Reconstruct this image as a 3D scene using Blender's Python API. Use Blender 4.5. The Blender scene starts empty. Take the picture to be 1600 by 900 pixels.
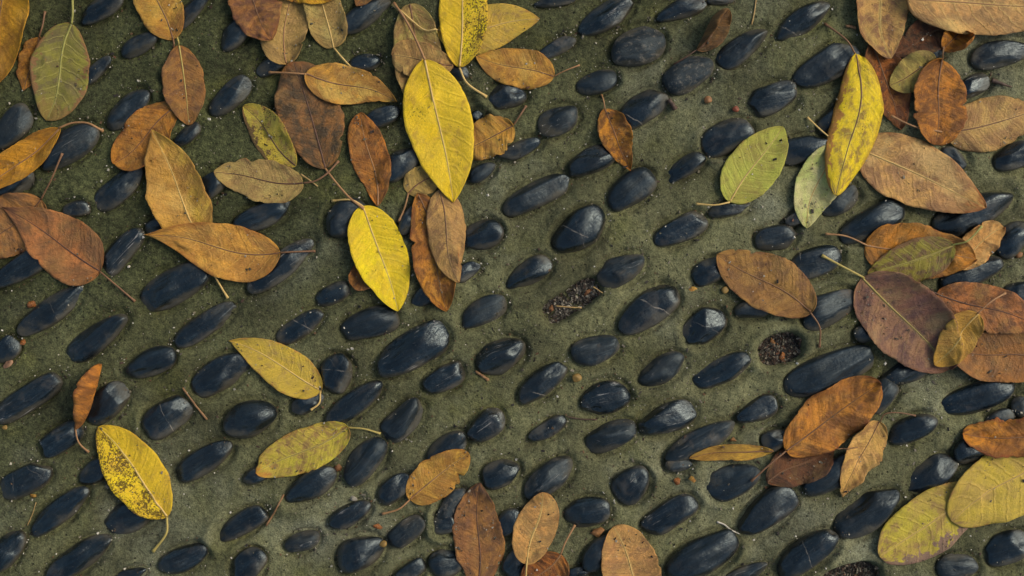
import bpy, math, random
import numpy as np
from mathutils import Vector, Matrix
from mathutils.bvhtree import BVHTree

# ------------------------------------------------------------------ camera, sky, sun, exposure
scene = bpy.context.scene
col = scene.collection
S = 0.00075          # metres of pavement per photograph pixel at ground level
CAMH = 1.5           # the photographer holds the camera straight down
cd = bpy.data.cameras.new('camera'); cam = bpy.data.objects.new('camera', cd); col.objects.link(cam)
cam.location = (0, 0, CAMH); cam.rotation_euler = (0, 0, 0)
cd.sensor_width = 36; cd.lens = 36*CAMH/(1600*S); cd.clip_start = 0.05; cd.clip_end = 200
scene.camera = cam
SUN_EL, SUN_AZ = math.radians(40), math.radians(68)      # azimuth clockwise from +Y
w = bpy.data.worlds.new('World'); scene.world = w; w.use_nodes = True
wn = w.node_tree.nodes; wl = w.node_tree.links
bg = wn['Background']; sky = wn.new('ShaderNodeTexSky'); sky.sky_type = 'NISHITA'; sky.sun_disc = False
sky.sun_elevation = SUN_EL; sky.sun_rotation = SUN_AZ
sky.air_density = 1.0; sky.dust_density = 4.0; sky.ozone_density = 0.0
hs = wn.new('ShaderNodeHueSaturation'); hs.inputs['Hue'].default_value = 0.488; hs.inputs['Saturation'].default_value = 0.9      # thin overcast: a paler sky than clear air gives
wl.new(sky.outputs[0], hs.inputs['Color']); wl.new(hs.outputs[0], bg.inputs[0]); bg.inputs[1].default_value = 0.12
sl = bpy.data.lights.new('sun', 'SUN'); sun = bpy.data.objects.new('sun', sl); col.objects.link(sun)
sl.energy = 1.5; sl.angle = math.radians(26); sl.color = (1.0, 0.91, 0.68)
sdir = Vector((math.sin(SUN_AZ)*math.cos(SUN_EL), math.cos(SUN_AZ)*math.cos(SUN_EL), math.sin(SUN_EL)))
sun.rotation_euler = sdir.to_track_quat('Z', 'Y').to_euler()
vs = scene.view_settings; vs.view_transform = 'Standard'; vs.look = 'None'; vs.gamma = 1.0; vs.exposure = 0.22
vs.use_curve_mapping = False

# ------------------------------------------------------------------ helpers
def P(px, py, z=0.0):
    k = (CAMH - z)/CAMH
    return (px-800)*S*k, (450-py)*S*k
def lin(c, g=1.0):
    o = []
    for v in c:
        v = v/255.0
        o.append(min(0.9, g*(v/12.92 if v <= 0.04045 else ((v+0.055)/1.055)**2.4)))
    return (o[0], o[1], o[2], 1.0)
def smooth(a, b, x):
    t = np.clip((x-a)/(b-a), 0, 1); return t*t*(3-2*t)
_tabs = {}
def vnoise(x, y, freq, seed):
    if seed not in _tabs: _tabs[seed] = np.random.RandomState(seed).rand(256, 256)
    T = _tabs[seed]
    X = x*freq + 100.37*seed; Y = y*freq + 57.11*seed
    xi = np.floor(X).astype(int); yi = np.floor(Y).astype(int)
    fx = X-xi; fy = Y-yi; fx = fx*fx*(3-2*fx); fy = fy*fy*(3-2*fy)
    g = lambda a, b: T[a % 256, b % 256]
    return (g(xi, yi)*(1-fx)+g(xi+1, yi)*fx)*(1-fy)+(g(xi, yi+1)*(1-fx)+g(xi+1, yi+1)*fx)*fy
def mesh_np(name, V, F, smooth_shade=True, uv=None):
    V = np.asarray(V, dtype=np.float32); F = np.asarray(F, dtype=np.int32)
    m = bpy.data.meshes.new(name); n = F.shape[1]
    m.vertices.add(len(V)); m.vertices.foreach_set('co', V.ravel())
    m.loops.add(F.size); m.loops.foreach_set('vertex_index', F.ravel())
    m.polygons.add(len(F)); m.polygons.foreach_set('loop_start', np.arange(0, F.size, n, dtype=np.int32))
    m.polygons.foreach_set('loop_total', np.full(len(F), n, dtype=np.int32))
    m.polygons.foreach_set('use_smooth', np.full(len(F), smooth_shade, dtype=bool))
    m.update(calc_edges=True)
    if uv is not None:
        l = m.uv_layers.new(name='UVMap'); l.data.foreach_set('uv', np.asarray(uv, dtype=np.float32)[F.ravel()].ravel())
    m.validate()
    return m
def link(name, mesh, mat=None, parent=None):
    o = bpy.data.objects.new(name, mesh); col.objects.link(o)
    if mat and not mesh.materials: mesh.materials.append(mat)
    if parent: o.parent = parent
    return o
def tag(o, label=None, cat=None, group=None, kind=None):
    if label: o['label'] = label
    if cat: o['category'] = cat
    if group: o['group'] = group
    if kind: o['kind'] = kind
    return o

class NB:
    """small node-tree writer"""
    def __init__(s, name):
        s.m = bpy.data.materials.new(name); s.m.use_nodes = True
        s.t = s.m.node_tree; s.n = s.t.nodes; s.l = s.t.links
        s.bsdf = s.n['Principled BSDF']; s.out = s.n['Material Output']
    def put(s, sock, v):
        if v is None: return
        if hasattr(v, 'is_linked') or hasattr(v, 'links'): s.l.new(v, sock)
        else: sock.default_value = v
    def math(s, op, a, b=None, c=None, clamp=False):
        n = s.n.new('ShaderNodeMath'); n.operation = op; n.use_clamp = clamp
        for i, v in enumerate((a, b, c)): s.put(n.inputs[i], v)
        return n.outputs[0]
    def rng(s, v, a, b, c=0.0, d=1.0, st=True):
        n = s.n.new('ShaderNodeMapRange'); n.interpolation_type = 'SMOOTHSTEP' if st else 'LINEAR'
        s.put(n.inputs[0], v)
        for i, q in enumerate((a, b, c, d)): s.put(n.inputs[i+1], q)
        return n.outputs[0]
    def mix(s, f, a, b, mode='MIX'):
        n = s.n.new('ShaderNodeMix'); n.data_type = 'RGBA'; n.blend_type = mode
        s.put(n.inputs[0], f); s.put(n.inputs[6], a); s.put(n.inputs[7], b)
        return n.outputs[2]
    def noise(s, vec, scale, detail=3, rough=0.55, dist=0.0):
        n = s.n.new('ShaderNodeTexNoise'); s.put(n.inputs['Vector'], vec)
        n.inputs['Scale'].default_value = scale; n.inputs['Detail'].default_value = detail
        n.inputs['Roughness'].default_value = rough; n.inputs['Distortion'].default_value = dist
        return n.outputs[0]
    def vor(s, vec, scale, feature='F1', rnd=1.0):
        n = s.n.new('ShaderNodeTexVoronoi'); n.feature = feature; s.put(n.inputs['Vector'], vec)
        n.inputs['Scale'].default_value = scale; n.inputs['Randomness'].default_value = rnd
        return n
    def sep(s, vec):
        n = s.n.new('ShaderNodeSeparateXYZ'); s.put(n.inputs[0], vec); return n.outputs
    def comb(s, x, y, z):
        n = s.n.new('ShaderNodeCombineXYZ')
        for i, v in enumerate((x, y, z)): s.put(n.inputs[i], v)
        return n.outputs[0]
    def coord(s, which='Object'):
        return s.n.new('ShaderNodeTexCoord').outputs[which]
    def mapv(s, vec, scale=(1, 1, 1), loc=(0, 0, 0)):
        n = s.n.new('ShaderNodeMapping'); s.put(n.inputs[0], vec)
        s.put(n.inputs['Scale'], scale); s.put(n.inputs['Location'], loc); return n.outputs[0]
    def bump(s, h, strength, dist, normal=None):
        n = s.n.new('ShaderNodeBump'); s.put(n.inputs['Height'], h)
        n.inputs['Strength'].default_value = strength; n.inputs['Distance'].default_value = dist
        if normal is not None: s.put(n.inputs['Normal'], normal)
        return n.outputs[0]
    def ramp(s, f, stops, const=False):
        n = s.n.new('ShaderNodeValToRGB'); e = n.color_ramp.elements
        if const: n.color_ramp.interpolation = 'CONSTANT'
        while len(e) < len(stops): e.new(0.5)
        for i, (p, c) in enumerate(stops): e[i].position = p; e[i].color = c
        s.put(n.inputs[0], f); return n.outputs[0]
    def set(s, **k):
        for q, v in k.items(): s.put(s.bsdf.inputs[q.replace('_', ' ')], v)
        return s.m

# ------------------------------------------------------------------ materials
def mortar_mat():
    b = NB('mossy_mortar'); co = b.coord()
    big = b.noise(co, 3.0, 4, 0.55); mid = b.noise(co, 14.0, 5, 0.62); fine = b.noise(co, 210.0, 5, 0.8)
    sand = b.noise(co, 620.0, 3, 0.7)
    x, y, z = b.sep(co)[0:3]
    # mossy north-west corner; its dark tone also paints in the dimmer light there
    g = b.math('ADD', b.math('MULTIPLY', x, -0.75), b.math('MULTIPLY', y, 0.95))
    moss_shade = b.rng(b.math('ADD', b.math('ADD', g, b.math('MULTIPLY', mid, 0.9)), b.math('MULTIPLY', big, 0.9)), 0.72, 1.35)
    base = b.mix(b.rng(mid, 0.3, 0.7), lin((87, 89, 63)), lin((111, 112, 82)))
    grey = b.rng(b.noise(b.mapv(co, loc=(3, 1, 0)), 6.0, 4, 0.6), 0.5, 0.72)
    base = b.mix(b.math('MULTIPLY', grey, 0.85), base, lin((121, 124, 104)))
    base = b.mix(b.math('MULTIPLY', moss_shade, 0.95), base, b.mix(b.rng(fine, 0.3, 0.7), lin((48, 53, 32)), lin((75, 80, 50))))
    yel = b.rng(b.noise(b.mapv(co, loc=(7, 4, 0)), 11.0, 4, 0.6), 0.52, 0.75)
    base = b.mix(b.math('MULTIPLY', yel, 0.55), base, lin((92, 94, 49)))
    dk = b.rng(b.noise(b.mapv(co, loc=(2, 9, 0)), 26.0, 5, 0.7), 0.54, 0.74)
    base = b.mix(b.math('MULTIPLY', dk, 0.55), base, lin((50, 47, 34)))
    pt = b.rng(b.noise(b.mapv(co, loc=(8, 8, 0)), 9.0, 4, 0.6), 0.3, 0.7, 0.56, 1.36, False)
    base = b.mix(1.0, base, b.comb(pt, pt, pt), 'MULTIPLY')
    v = b.math('ADD', b.rng(fine, 0.3, 0.7, 0.50, 1.50, False), b.rng(sand, 0.3, 0.7, -0.5, 0.5, False))
    base = b.mix(1.0, base, b.comb(v, v, v), 'MULTIPLY')
    vo = b.vor(co, 210.0)
    wh = b.math('MULTIPLY', b.rng(vo.outputs['Distance'], 0.05, 0.14, 1.0, 0.0), b.math('GREATER_THAN', b.sep(vo.outputs['Color'])[0], 0.86))
    base = b.mix(b.math('MULTIPLY', wh, 0.75), base, lin((168, 164, 150)))
    vo2 = b.vor(b.mapv(co, loc=(5, 5, 0)), 150.0)
    bk = b.math('MULTIPLY', b.rng(vo2.outputs['Distance'], 0.08, 0.26, 1.0, 0.0), b.math('GREATER_THAN', b.sep(vo2.outputs['Color'])[0], 0.72))
    base = b.mix(b.math('MULTIPLY', bk, 0.7), base, lin((30, 28, 20)))
    h = b.math('ADD', b.math('MULTIPLY', fine, 0.8), b.math('MULTIPLY', sand, 0.5))
    h = b.math('SUBTRACT', h, b.math('MULTIPLY', bk, 0.5)); h = b.math('ADD', h, b.math('MULTIPLY', wh, 0.3))
    nrm = b.bump(h, 1.0, 0.0034)
    return b.set(Base_Color=base, Roughness=0.9, Specular_IOR_Level=0.25, Normal=nrm)

def pebble_mat(name, scratch=0.0, vein=0.0, brown=0.3, speck=0.0, rough=0.17):
    b = NB(name); co = b.coord()
    oi = b.n.new('ShaderNodeObjectInfo'); rnd = oi.outputs['Random']
    off = b.comb(b.math('MULTIPLY', rnd, 37.0), b.math('MULTIPLY', rnd, 91.0), b.math('MULTIPLY', rnd, 13.0))
    va = b.n.new('ShaderNodeVectorMath'); va.operation = 'ADD'; b.put(va.inputs[0], co); b.put(va.inputs[1], off); c2 = va.outputs[0]
    grain = b.noise(b.mapv(c2, (22, 150, 150)), 1.0, 4, 0.6, 0.6)
    cloud = b.noise(c2, 38.0, 4, 0.6)
    tiny = b.noise(c2, 700.0, 2, 0.6)
    base = b.mix(b.rng(grain, 0.36, 0.68), lin((4, 11, 17)), lin((13, 27, 38)))
    base = b.mix(b.rng(rnd, 0.0, 1.0, 0.0, 0.45, False), base, lin((20, 22, 23)))
    # dried mud low on the flanks; browner too along one long side
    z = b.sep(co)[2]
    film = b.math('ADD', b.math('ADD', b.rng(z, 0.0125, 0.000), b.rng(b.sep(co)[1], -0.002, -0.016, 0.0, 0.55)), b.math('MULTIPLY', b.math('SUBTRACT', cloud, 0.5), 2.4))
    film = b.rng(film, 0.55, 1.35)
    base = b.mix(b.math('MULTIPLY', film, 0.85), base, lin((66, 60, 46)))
    patch = b.math('MULTIPLY', b.rng(b.noise(b.mapv(c2, loc=(4, 4, 4)), 26.0, 5, 0.65, 0.4), 0.55, 0.75), brown)
    base = b.mix(patch, base, lin((92, 84, 74)))
    # dust and wear specks
    dust = b.math('MULTIPLY', b.rng(b.noise(b.mapv(c2, loc=(9, 2, 1)), 900.0, 2, 0.5), 0.66, 0.76), 0.4)
    base = b.mix(dust, base, lin((120, 116, 104)))
    # worn, hazy bands and fine striations along the bedding of the slate
    stri = b.noise(b.mapv(c2, (28, 420, 420)), 1.0, 4, 0.65, 1.5)
    worn = b.rng(b.noise(b.mapv(c2, loc=(1, 6, 2)), 34.0, 4, 0.6, 0.5), 0.40, 0.68)
    base = b.mix(b.math('MULTIPLY', b.math('MULTIPLY', b.rng(stri, 0.45, 0.68), worn), 0.22), base, lin((76, 90, 98)))
    base = b.mix(b.math('MULTIPLY', b.rng(b.noise(b.mapv(c2, loc=(3, 3, 8)), 60.0, 5, 0.7), 0.54, 0.72), 0.35), base, lin((40, 40, 36)))
    if speck:
        base = b.mix(b.math('MULTIPLY', b.rng(b.noise(c2, 160.0, 5, 0.7), 0.5, 0.7), speck), base, lin((120, 112, 100)))
    if scratch:
        sc = b.noise(b.mapv(c2, (16, 330, 330)), 1.0, 3, 0.6, 1.2)
        sc = b.math('MULTIPLY', b.rng(sc, 0.60, 0.70), b.rng(cloud, 0.45, 0.62))
        base = b.mix(b.math('MULTIPLY', sc, scratch), base, lin((165, 162, 158)))
    if vein:
        ox, oy, oz = b.sep(co)[0:3]
        for q_, (sl_, wd) in enumerate(((0.55, 0.0008), (-0.25, 0.0005))):
            pos = b.math('MULTIPLY_ADD', b.math('FRACT', b.math('MULTIPLY', rnd, 7.3+5*q_)), 0.05, -0.025)
            ln = b.math('ADD', b.math('SUBTRACT', b.math('MULTIPLY_ADD', oy, sl_, ox), pos), b.math('MULTIPLY', b.math('SUBTRACT', cloud, 0.5), 0.012))
            ln = b.rng(b.math('ABSOLUTE', ln), wd*0.4, wd*1.3, 1.0, 0.0)
            base = b.mix(b.math('MULTIPLY', b.math('MULTIPLY', ln, vein), b.math('MULTIPLY', b.rng(b.noise(c2, 70.0, 3), 0.4, 0.62), b.rng(b.math('FRACT', b.math('MULTIPLY', rnd, 23.0+8*q_)), 0.3+0.25*q_, 0.6+0.25*q_))), base, lin((142, 134, 122)))
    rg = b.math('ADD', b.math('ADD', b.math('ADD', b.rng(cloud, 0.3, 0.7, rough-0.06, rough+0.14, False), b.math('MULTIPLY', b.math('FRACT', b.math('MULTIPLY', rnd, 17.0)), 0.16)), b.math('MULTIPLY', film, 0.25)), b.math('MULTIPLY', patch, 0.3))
    hb = b.math('ADD', b.math('ADD', b.math('MULTIPLY', grain, 0.6), b.math('MULTIPLY', stri, 0.22)), b.math('ADD', b.math('MULTIPLY', cloud, 1.2), b.math('MULTIPLY', tiny, 0.06)))
    nrm = b.bump(hb, 0.7, 0.0026)
    return b.set(Base_Color=base, Roughness=rg, Specular_IOR_Level=0.62, Specular_Tint=(0.76, 0.92, 1.0, 1.0), Normal=nrm)

def island_mat(name, stops, rough=0.8):
    b = NB(name); g = b.n.new('ShaderNodeNewGeometry')
    c = b.ramp(g.outputs['Random Per Island'], stops, True)
    f = b.noise(b.coord(), 900.0, 2); v = b.rng(f, 0.3, 0.7, 0.7, 1.3, False)
    return b.set(Base_Color=b.mix(1.0, c, b.comb(v, v, v), 'MULTIPLY'), Roughness=rough)

def bark_mat(name, c1, c2):
    b = NB(name); co = b.coord(); n = b.noise(co, 220.0, 3, 0.6)
    big = b.noise(co, 40.0, 2)
    base = b.mix(b.rng(b.math('ADD', b.math('MULTIPLY', n, 0.6), b.math('MULTIPLY', big, 0.5)), 0.35, 0.75), lin(c1), lin(c2))
    return b.set(Base_Color=base, Roughness=0.6, Normal=b.bump(n, 0.4, 0.0006))

# palettes: main, second, edge, vein
PAL = {
 'ochre': dict(c1=(178, 139, 53), c2=(152, 117, 51), ce=(132, 86, 34), cv=(200, 169, 86), blot=(126, 88, 38)),
 'orange': dict(c1=(176, 117, 36), c2=(146, 96, 36), ce=(110, 64, 27), cv=(152, 105, 45), blot=(96, 60, 30)),
 'gold': dict(c1=(192, 143, 34), c2=(166, 120, 34), ce=(136, 86, 28), cv=(178, 133, 55), blot=(112, 72, 30)),
 'tan': dict(c1=(176, 141, 78), c2=(152, 120, 71), ce=(126, 88, 48), cv=(200, 173, 106), blot=(118, 88, 57)),
 'pale': dict(c1=(160, 141, 78), c2=(144, 122, 67), ce=(122, 96, 52), cv=(176, 147, 88), blot=(116, 90, 54)),
 'cream': dict(c1=(198, 160, 90), c2=(176, 137, 77), ce=(144, 99, 52), cv=(196, 158, 93), blot=(132, 92, 54)),
 'copper': dict(c1=(152, 105, 51), c2=(130, 90, 47), ce=(100, 64, 36), cv=(116, 79, 45), blot=(94, 66, 44)),
 'rust': dict(c1=(148, 88, 34), c2=(122, 72, 33), ce=(90, 52, 27), cv=(112, 70, 34), blot=(80, 49, 28)),
 'brown': dict(c1=(122, 88, 44), c2=(96, 72, 42), ce=(122, 76, 34), cv=(74, 58, 40), blot=(64, 52, 36)),
 'darkbrown': dict(c1=(104, 63, 38), c2=(82, 53, 34), ce=(70, 45, 29), cv=(126, 82, 48), blot=(62, 43, 31)),
 'mauve': dict(c1=(118, 86, 68), c2=(138, 110, 76), ce=(116, 74, 50), cv=(144, 122, 82), blot=(80, 58, 54)),
 'yellow': dict(c1=(220, 174, 26), c2=(196, 164, 40), ce=(166, 128, 36), cv=(220, 192, 92), blot=(122, 92, 52)),
 'lemon': dict(c1=(218, 186, 22), c2=(194, 170, 36), ce=(176, 148, 40), cv=(212, 196, 92), blot=(140, 114, 56)),
 'mustard': dict(c1=(172, 148, 48), c2=(160, 138, 56), ce=(150, 110, 50), cv=(196, 172, 88), blot=(118, 90, 62)),
 'olive': dict(c1=(122, 124, 42), c2=(112, 104, 44), ce=(122, 90, 48), cv=(168, 164, 86), blot=(92, 74, 52)),
 'green': dict(c1=(160, 156, 64), c2=(146, 142, 60), ce=(132, 110, 56), cv=(180, 182, 104), blot=(108, 88, 52)),
 'mint': dict(c1=(180, 180, 122), c2=(166, 164, 102), ce=(146, 130, 80), cv=(194, 194, 134), blot=(104, 84, 58)),
}
GAIN = 1.64
def leaf_mat(name, pal, seed, vein=0.35, spots=0.1, blotch=0.3, edge=0.25, tip=0.2, half=None, halfamt=0.0, rib=0.5, tipc=None, spothalf=0, nv=9.0, trans=0.16, edgec=None, edgeside=0):
    q = PAL[pal]; b = NB(name); rs = random.Random(seed)
    jit = lambda c: tuple(max(0, min(255, v*rs.uniform(0.95, 1.05))) for v in c)
    c1, c2, ce, cv, cb = (lin(jit(q[k]), GAIN) for k in ('c1', 'c2', 'ce', 'cv', 'blot'))
    uvn = b.n.new('ShaderNodeUVMap'); uvn.uv_map = 'UVMap'
    u, vy, _ = b.sep(uvn.outputs[0])[0:3]
    vv = b.math('MULTIPLY_ADD', vy, 2.0, -1.0); av = b.math('ABSOLUTE', vv)
    vec = b.comb(b.math('MULTIPLY_ADD', u, 4.2, rs.uniform(0, 50)), b.math('MULTIPLY_ADD', vv, 1.0, rs.uniform(0, 50)), rs.uniform(0, 50))
    n1 = b.noise(vec, 0.9, 5, 0.6, 0.3); n2 = b.noise(vec, 2.6, 5, 0.62, 0.2); n3 = b.noise(vec, 14.0, 4, 0.65); n4 = b.noise(vec, 46.0, 2, 0.6)
    base = b.mix(b.rng(n1, 0.38, 0.62), c1, c2)
    if pal in ('yellow', 'lemon', 'mustard', 'green', 'mint', 'olive'): blotch = blotch*0.55
    cell = b.n.new('ShaderNodeTexWhiteNoise'); cell.noise_dimensions = '2D'
    if halfamt:
        s = b.rng(b.math('MULTIPLY', vv, 1.0 if half > 0 else -1.0), -0.02, 0.06)
        base = b.mix(b.math('MULTIPLY', s, abs(halfamt)), base, c2)  # dulls one half in colour, painting in how the fold takes light
    # panels between the veins fade differently
    ph = b.math('SUBTRACT', u, b.math('MULTIPLY', b.math('POWER', av, 1.25), 0.15))
    sd = b.math('MULTIPLY', b.math('GREATER_THAN', vv, 0.0), 0.43)
    ph = b.math('ADD', b.math('MULTIPLY', b.math('ADD', ph, b.math('MULTIPLY', b.math('SUBTRACT', n2, 0.5), 0.075)), nv), sd)
    fr = b.math('ABSOLUTE', b.math('SUBTRACT', b.math('FRACT', ph), 0.5))
    dv = b.math('SUBTRACT', 0.5, fr)                     # 0 on the vein
    tint = b.math('MULTIPLY', b.rng(dv, 0.0, 0.45, 1.0, 0.0), 0.04 if pal in ('yellow', 'lemon', 'mustard', 'green', 'mint', 'olive') else 0.16)
    base = b.mix(tint, base, ce)
    b.put(cell.inputs['Vector'], b.comb(b.math('FLOOR', b.math('ADD', ph, 0.5)), b.math('MULTIPLY', sd, 7.0), 0.0))
    pan = b.math('MULTIPLY', b.rng(cell.outputs['Value'], 0.35, 1.0), b.rng(b.math('ADD', n2, b.math('MULTIPLY', av, 0.12)), 0.38, 0.62))
    base = b.mix(b.math('MULTIPLY', pan, 0.18 if pal in ('yellow', 'lemon', 'mustard', 'green', 'mint') else 0.72), base, cb)
    drab = b.rng(b.noise(b.mapv(vec, loc=(11, 3, 5)), 1.3, 3, 0.6), 0.47, 0.68)
    base = b.mix(b.math('MULTIPLY', drab, 0.12 if pal in ('yellow', 'lemon', 'mustard', 'green', 'mint', 'olive', 'mauve') else 0.30), base, lin((132, 108, 62), GAIN))
    base = b.mix(b.math('MULTIPLY', b.rng(b.math('ADD', n2, b.math('MULTIPLY', n3, 0.35)), 0.71-0.18*blotch, 0.90-0.18*blotch), min(1, 0.35+blotch)), base, cb)
    if pal not in ('yellow', 'lemon', 'mustard', 'green', 'mint', 'olive'):
        burn = b.rng(b.math('ADD', b.noise(b.mapv(vec, loc=(6, 1, 9)), 0.7, 5, 0.65, 0.6), b.math('MULTIPLY', b.math('SUBTRACT', u, 0.5), rs.uniform(-0.25, 0.25))), 0.52, 0.66)
        base = b.mix(b.math('MULTIPLY', burn, rs.uniform(0.25, 0.7)), base, cb)
        pale_patch = b.rng(b.noise(b.mapv(vec, loc=(1, 7, 3)), 0.8, 4, 0.6), 0.52, 0.68)  # paler patches at random, toward the vein colour
        base = b.mix(b.math('MULTIPLY', pale_patch, rs.uniform(0.1, 0.45)), base, cv)
    em = b.rng(b.math('ADD', av, b.math('MULTIPLY', b.math('SUBTRACT', n2, 0.5), 1.1)), 1.08-0.55*edge, 1.28-0.45*edge)
    base = b.mix(b.math('MULTIPLY', em, 0.8), base, ce)
    if edgec:                                             # dead, sharply bounded margin
        es = b.math('MULTIPLY', vv, float(edgeside)) if edgeside else av
        e2 = b.rng(b.math('ADD', es, b.math('ADD', b.math('MULTIPLY', b.math('SUBTRACT', n2, 0.5), 1.5), b.math('MULTIPLY', b.math('SUBTRACT', n3, 0.5), 0.35))), 0.66 if edgeside else 0.84, 0.72 if edgeside else 0.90)
        base = b.mix(b.math('MULTIPLY', e2, 0.92), base, lin(edgec, GAIN))
    tm = b.rng(b.math('ADD', u, b.math('MULTIPLY', b.math('SUBTRACT', n2, 0.5), 0.5)), 1.02-0.5*tip, 1.16-0.45*tip)
    base = b.mix(b.math('MULTIPLY', tm, 0.75), base, lin(tipc, GAIN) if tipc else ce)
    line = b.rng(dv, 0.0, 0.055, 1.0, 0.0)
    line = b.math('MULTIPLY', line, b.rng(av, 0.55, 1.0, 1.0, 0.25))
    base = b.mix(b.math('MULTIPLY', b.math('MULTIPLY', line, b.rng(n1, 0.3, 0.65, 0.3, 1.0)), vein*0.8), base, cv)
    mid = b.rng(av, 0.03, 0.09, 1.0, 0.0)
    base = b.mix(b.math('MULTIPLY', mid, 0.5*rib), base, cv)
    ret = b.vor(vec, 30.0, 'DISTANCE_TO_EDGE').outputs[0]
    val = b.math('ADD', b.rng(n3, 0.25, 0.75, 0.80, 1.20, False), b.rng(n4, 0.25, 0.75, -0.09, 0.09, False))
    base = b.mix(1.0, base, b.comb(val, val, val), 'MULTIPLY')
    if spots:
        sp = b.noise(vec, 15.0, 3, 0.7); den = b.noise(vec, 1.6, 2)
        th = b.math('ADD', sp, b.math('MULTIPLY', b.math('SUBTRACT', den, 0.5), 0.5))
        if spothalf: th = b.math('ADD', th, b.rng(b.math('MULTIPLY', vv, float(spothalf)), -0.03, 0.05, -0.5, 0.06))
        sm = b.rng(th, 0.74-0.26*spots, 0.77-0.26*spots)
        base = b.mix(b.math('MULTIPLY', sm, 0.85), base, lin((62, 42, 26)))
    h = b.math('ADD', b.math('MULTIPLY', b.rng(dv, 0.0, 0.16, 1.0, 0.0), 0.4), b.math('MULTIPLY', n3, 0.7))
    h = b.math('ADD', h, b.math('MULTIPLY', b.rng(ret, 0.0, 0.12), 0.22))
    crs = b.noise(b.mapv(vec, loc=(2, 8, 1)), 3.2, 4, 0.6, 0.8)
    h = b.math('ADD', h, b.math('MULTIPLY', b.math('ABSOLUTE', b.math('SUBTRACT', crs, 0.5)), 0.6 if pal in ('yellow', 'lemon', 'mustard', 'green', 'mint', 'olive') else 3.2))
    nrm = b.bump(h, 0.75, 0.0022)
    b.set(Base_Color=base, Roughness=b.rng(n3, 0.3, 0.7, 0.42, 0.62, False), Specular_IOR_Level=0.3 if pal in ('yellow', 'lemon', 'gold') else 0.45, Normal=nrm)
    tr = b.n.new('ShaderNodeBsdfTranslucent'); b.put(tr.inputs[0], base)
    ms = b.n.new('ShaderNodeMixShader'); ms.inputs[0].default_value = trans
    b.l.new(b.bsdf.outputs[0], ms.inputs[1]); b.l.new(tr.outputs[0], ms.inputs[2]); b.l.new(ms.outputs[0], b.out.inputs[0])
    return b.m

M_MORTAR = mortar_mat()
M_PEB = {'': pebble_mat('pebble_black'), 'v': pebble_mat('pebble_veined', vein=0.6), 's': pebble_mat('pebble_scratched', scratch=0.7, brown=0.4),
         'k': pebble_mat('pebble_speckled', speck=0.55, rough=0.5), 'b': pebble_mat('pebble_muddy', brown=0.85, scratch=0.3, rough=0.4), 'm': pebble_mat('pebble_matt', brown=0.2, rough=0.36)}

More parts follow.
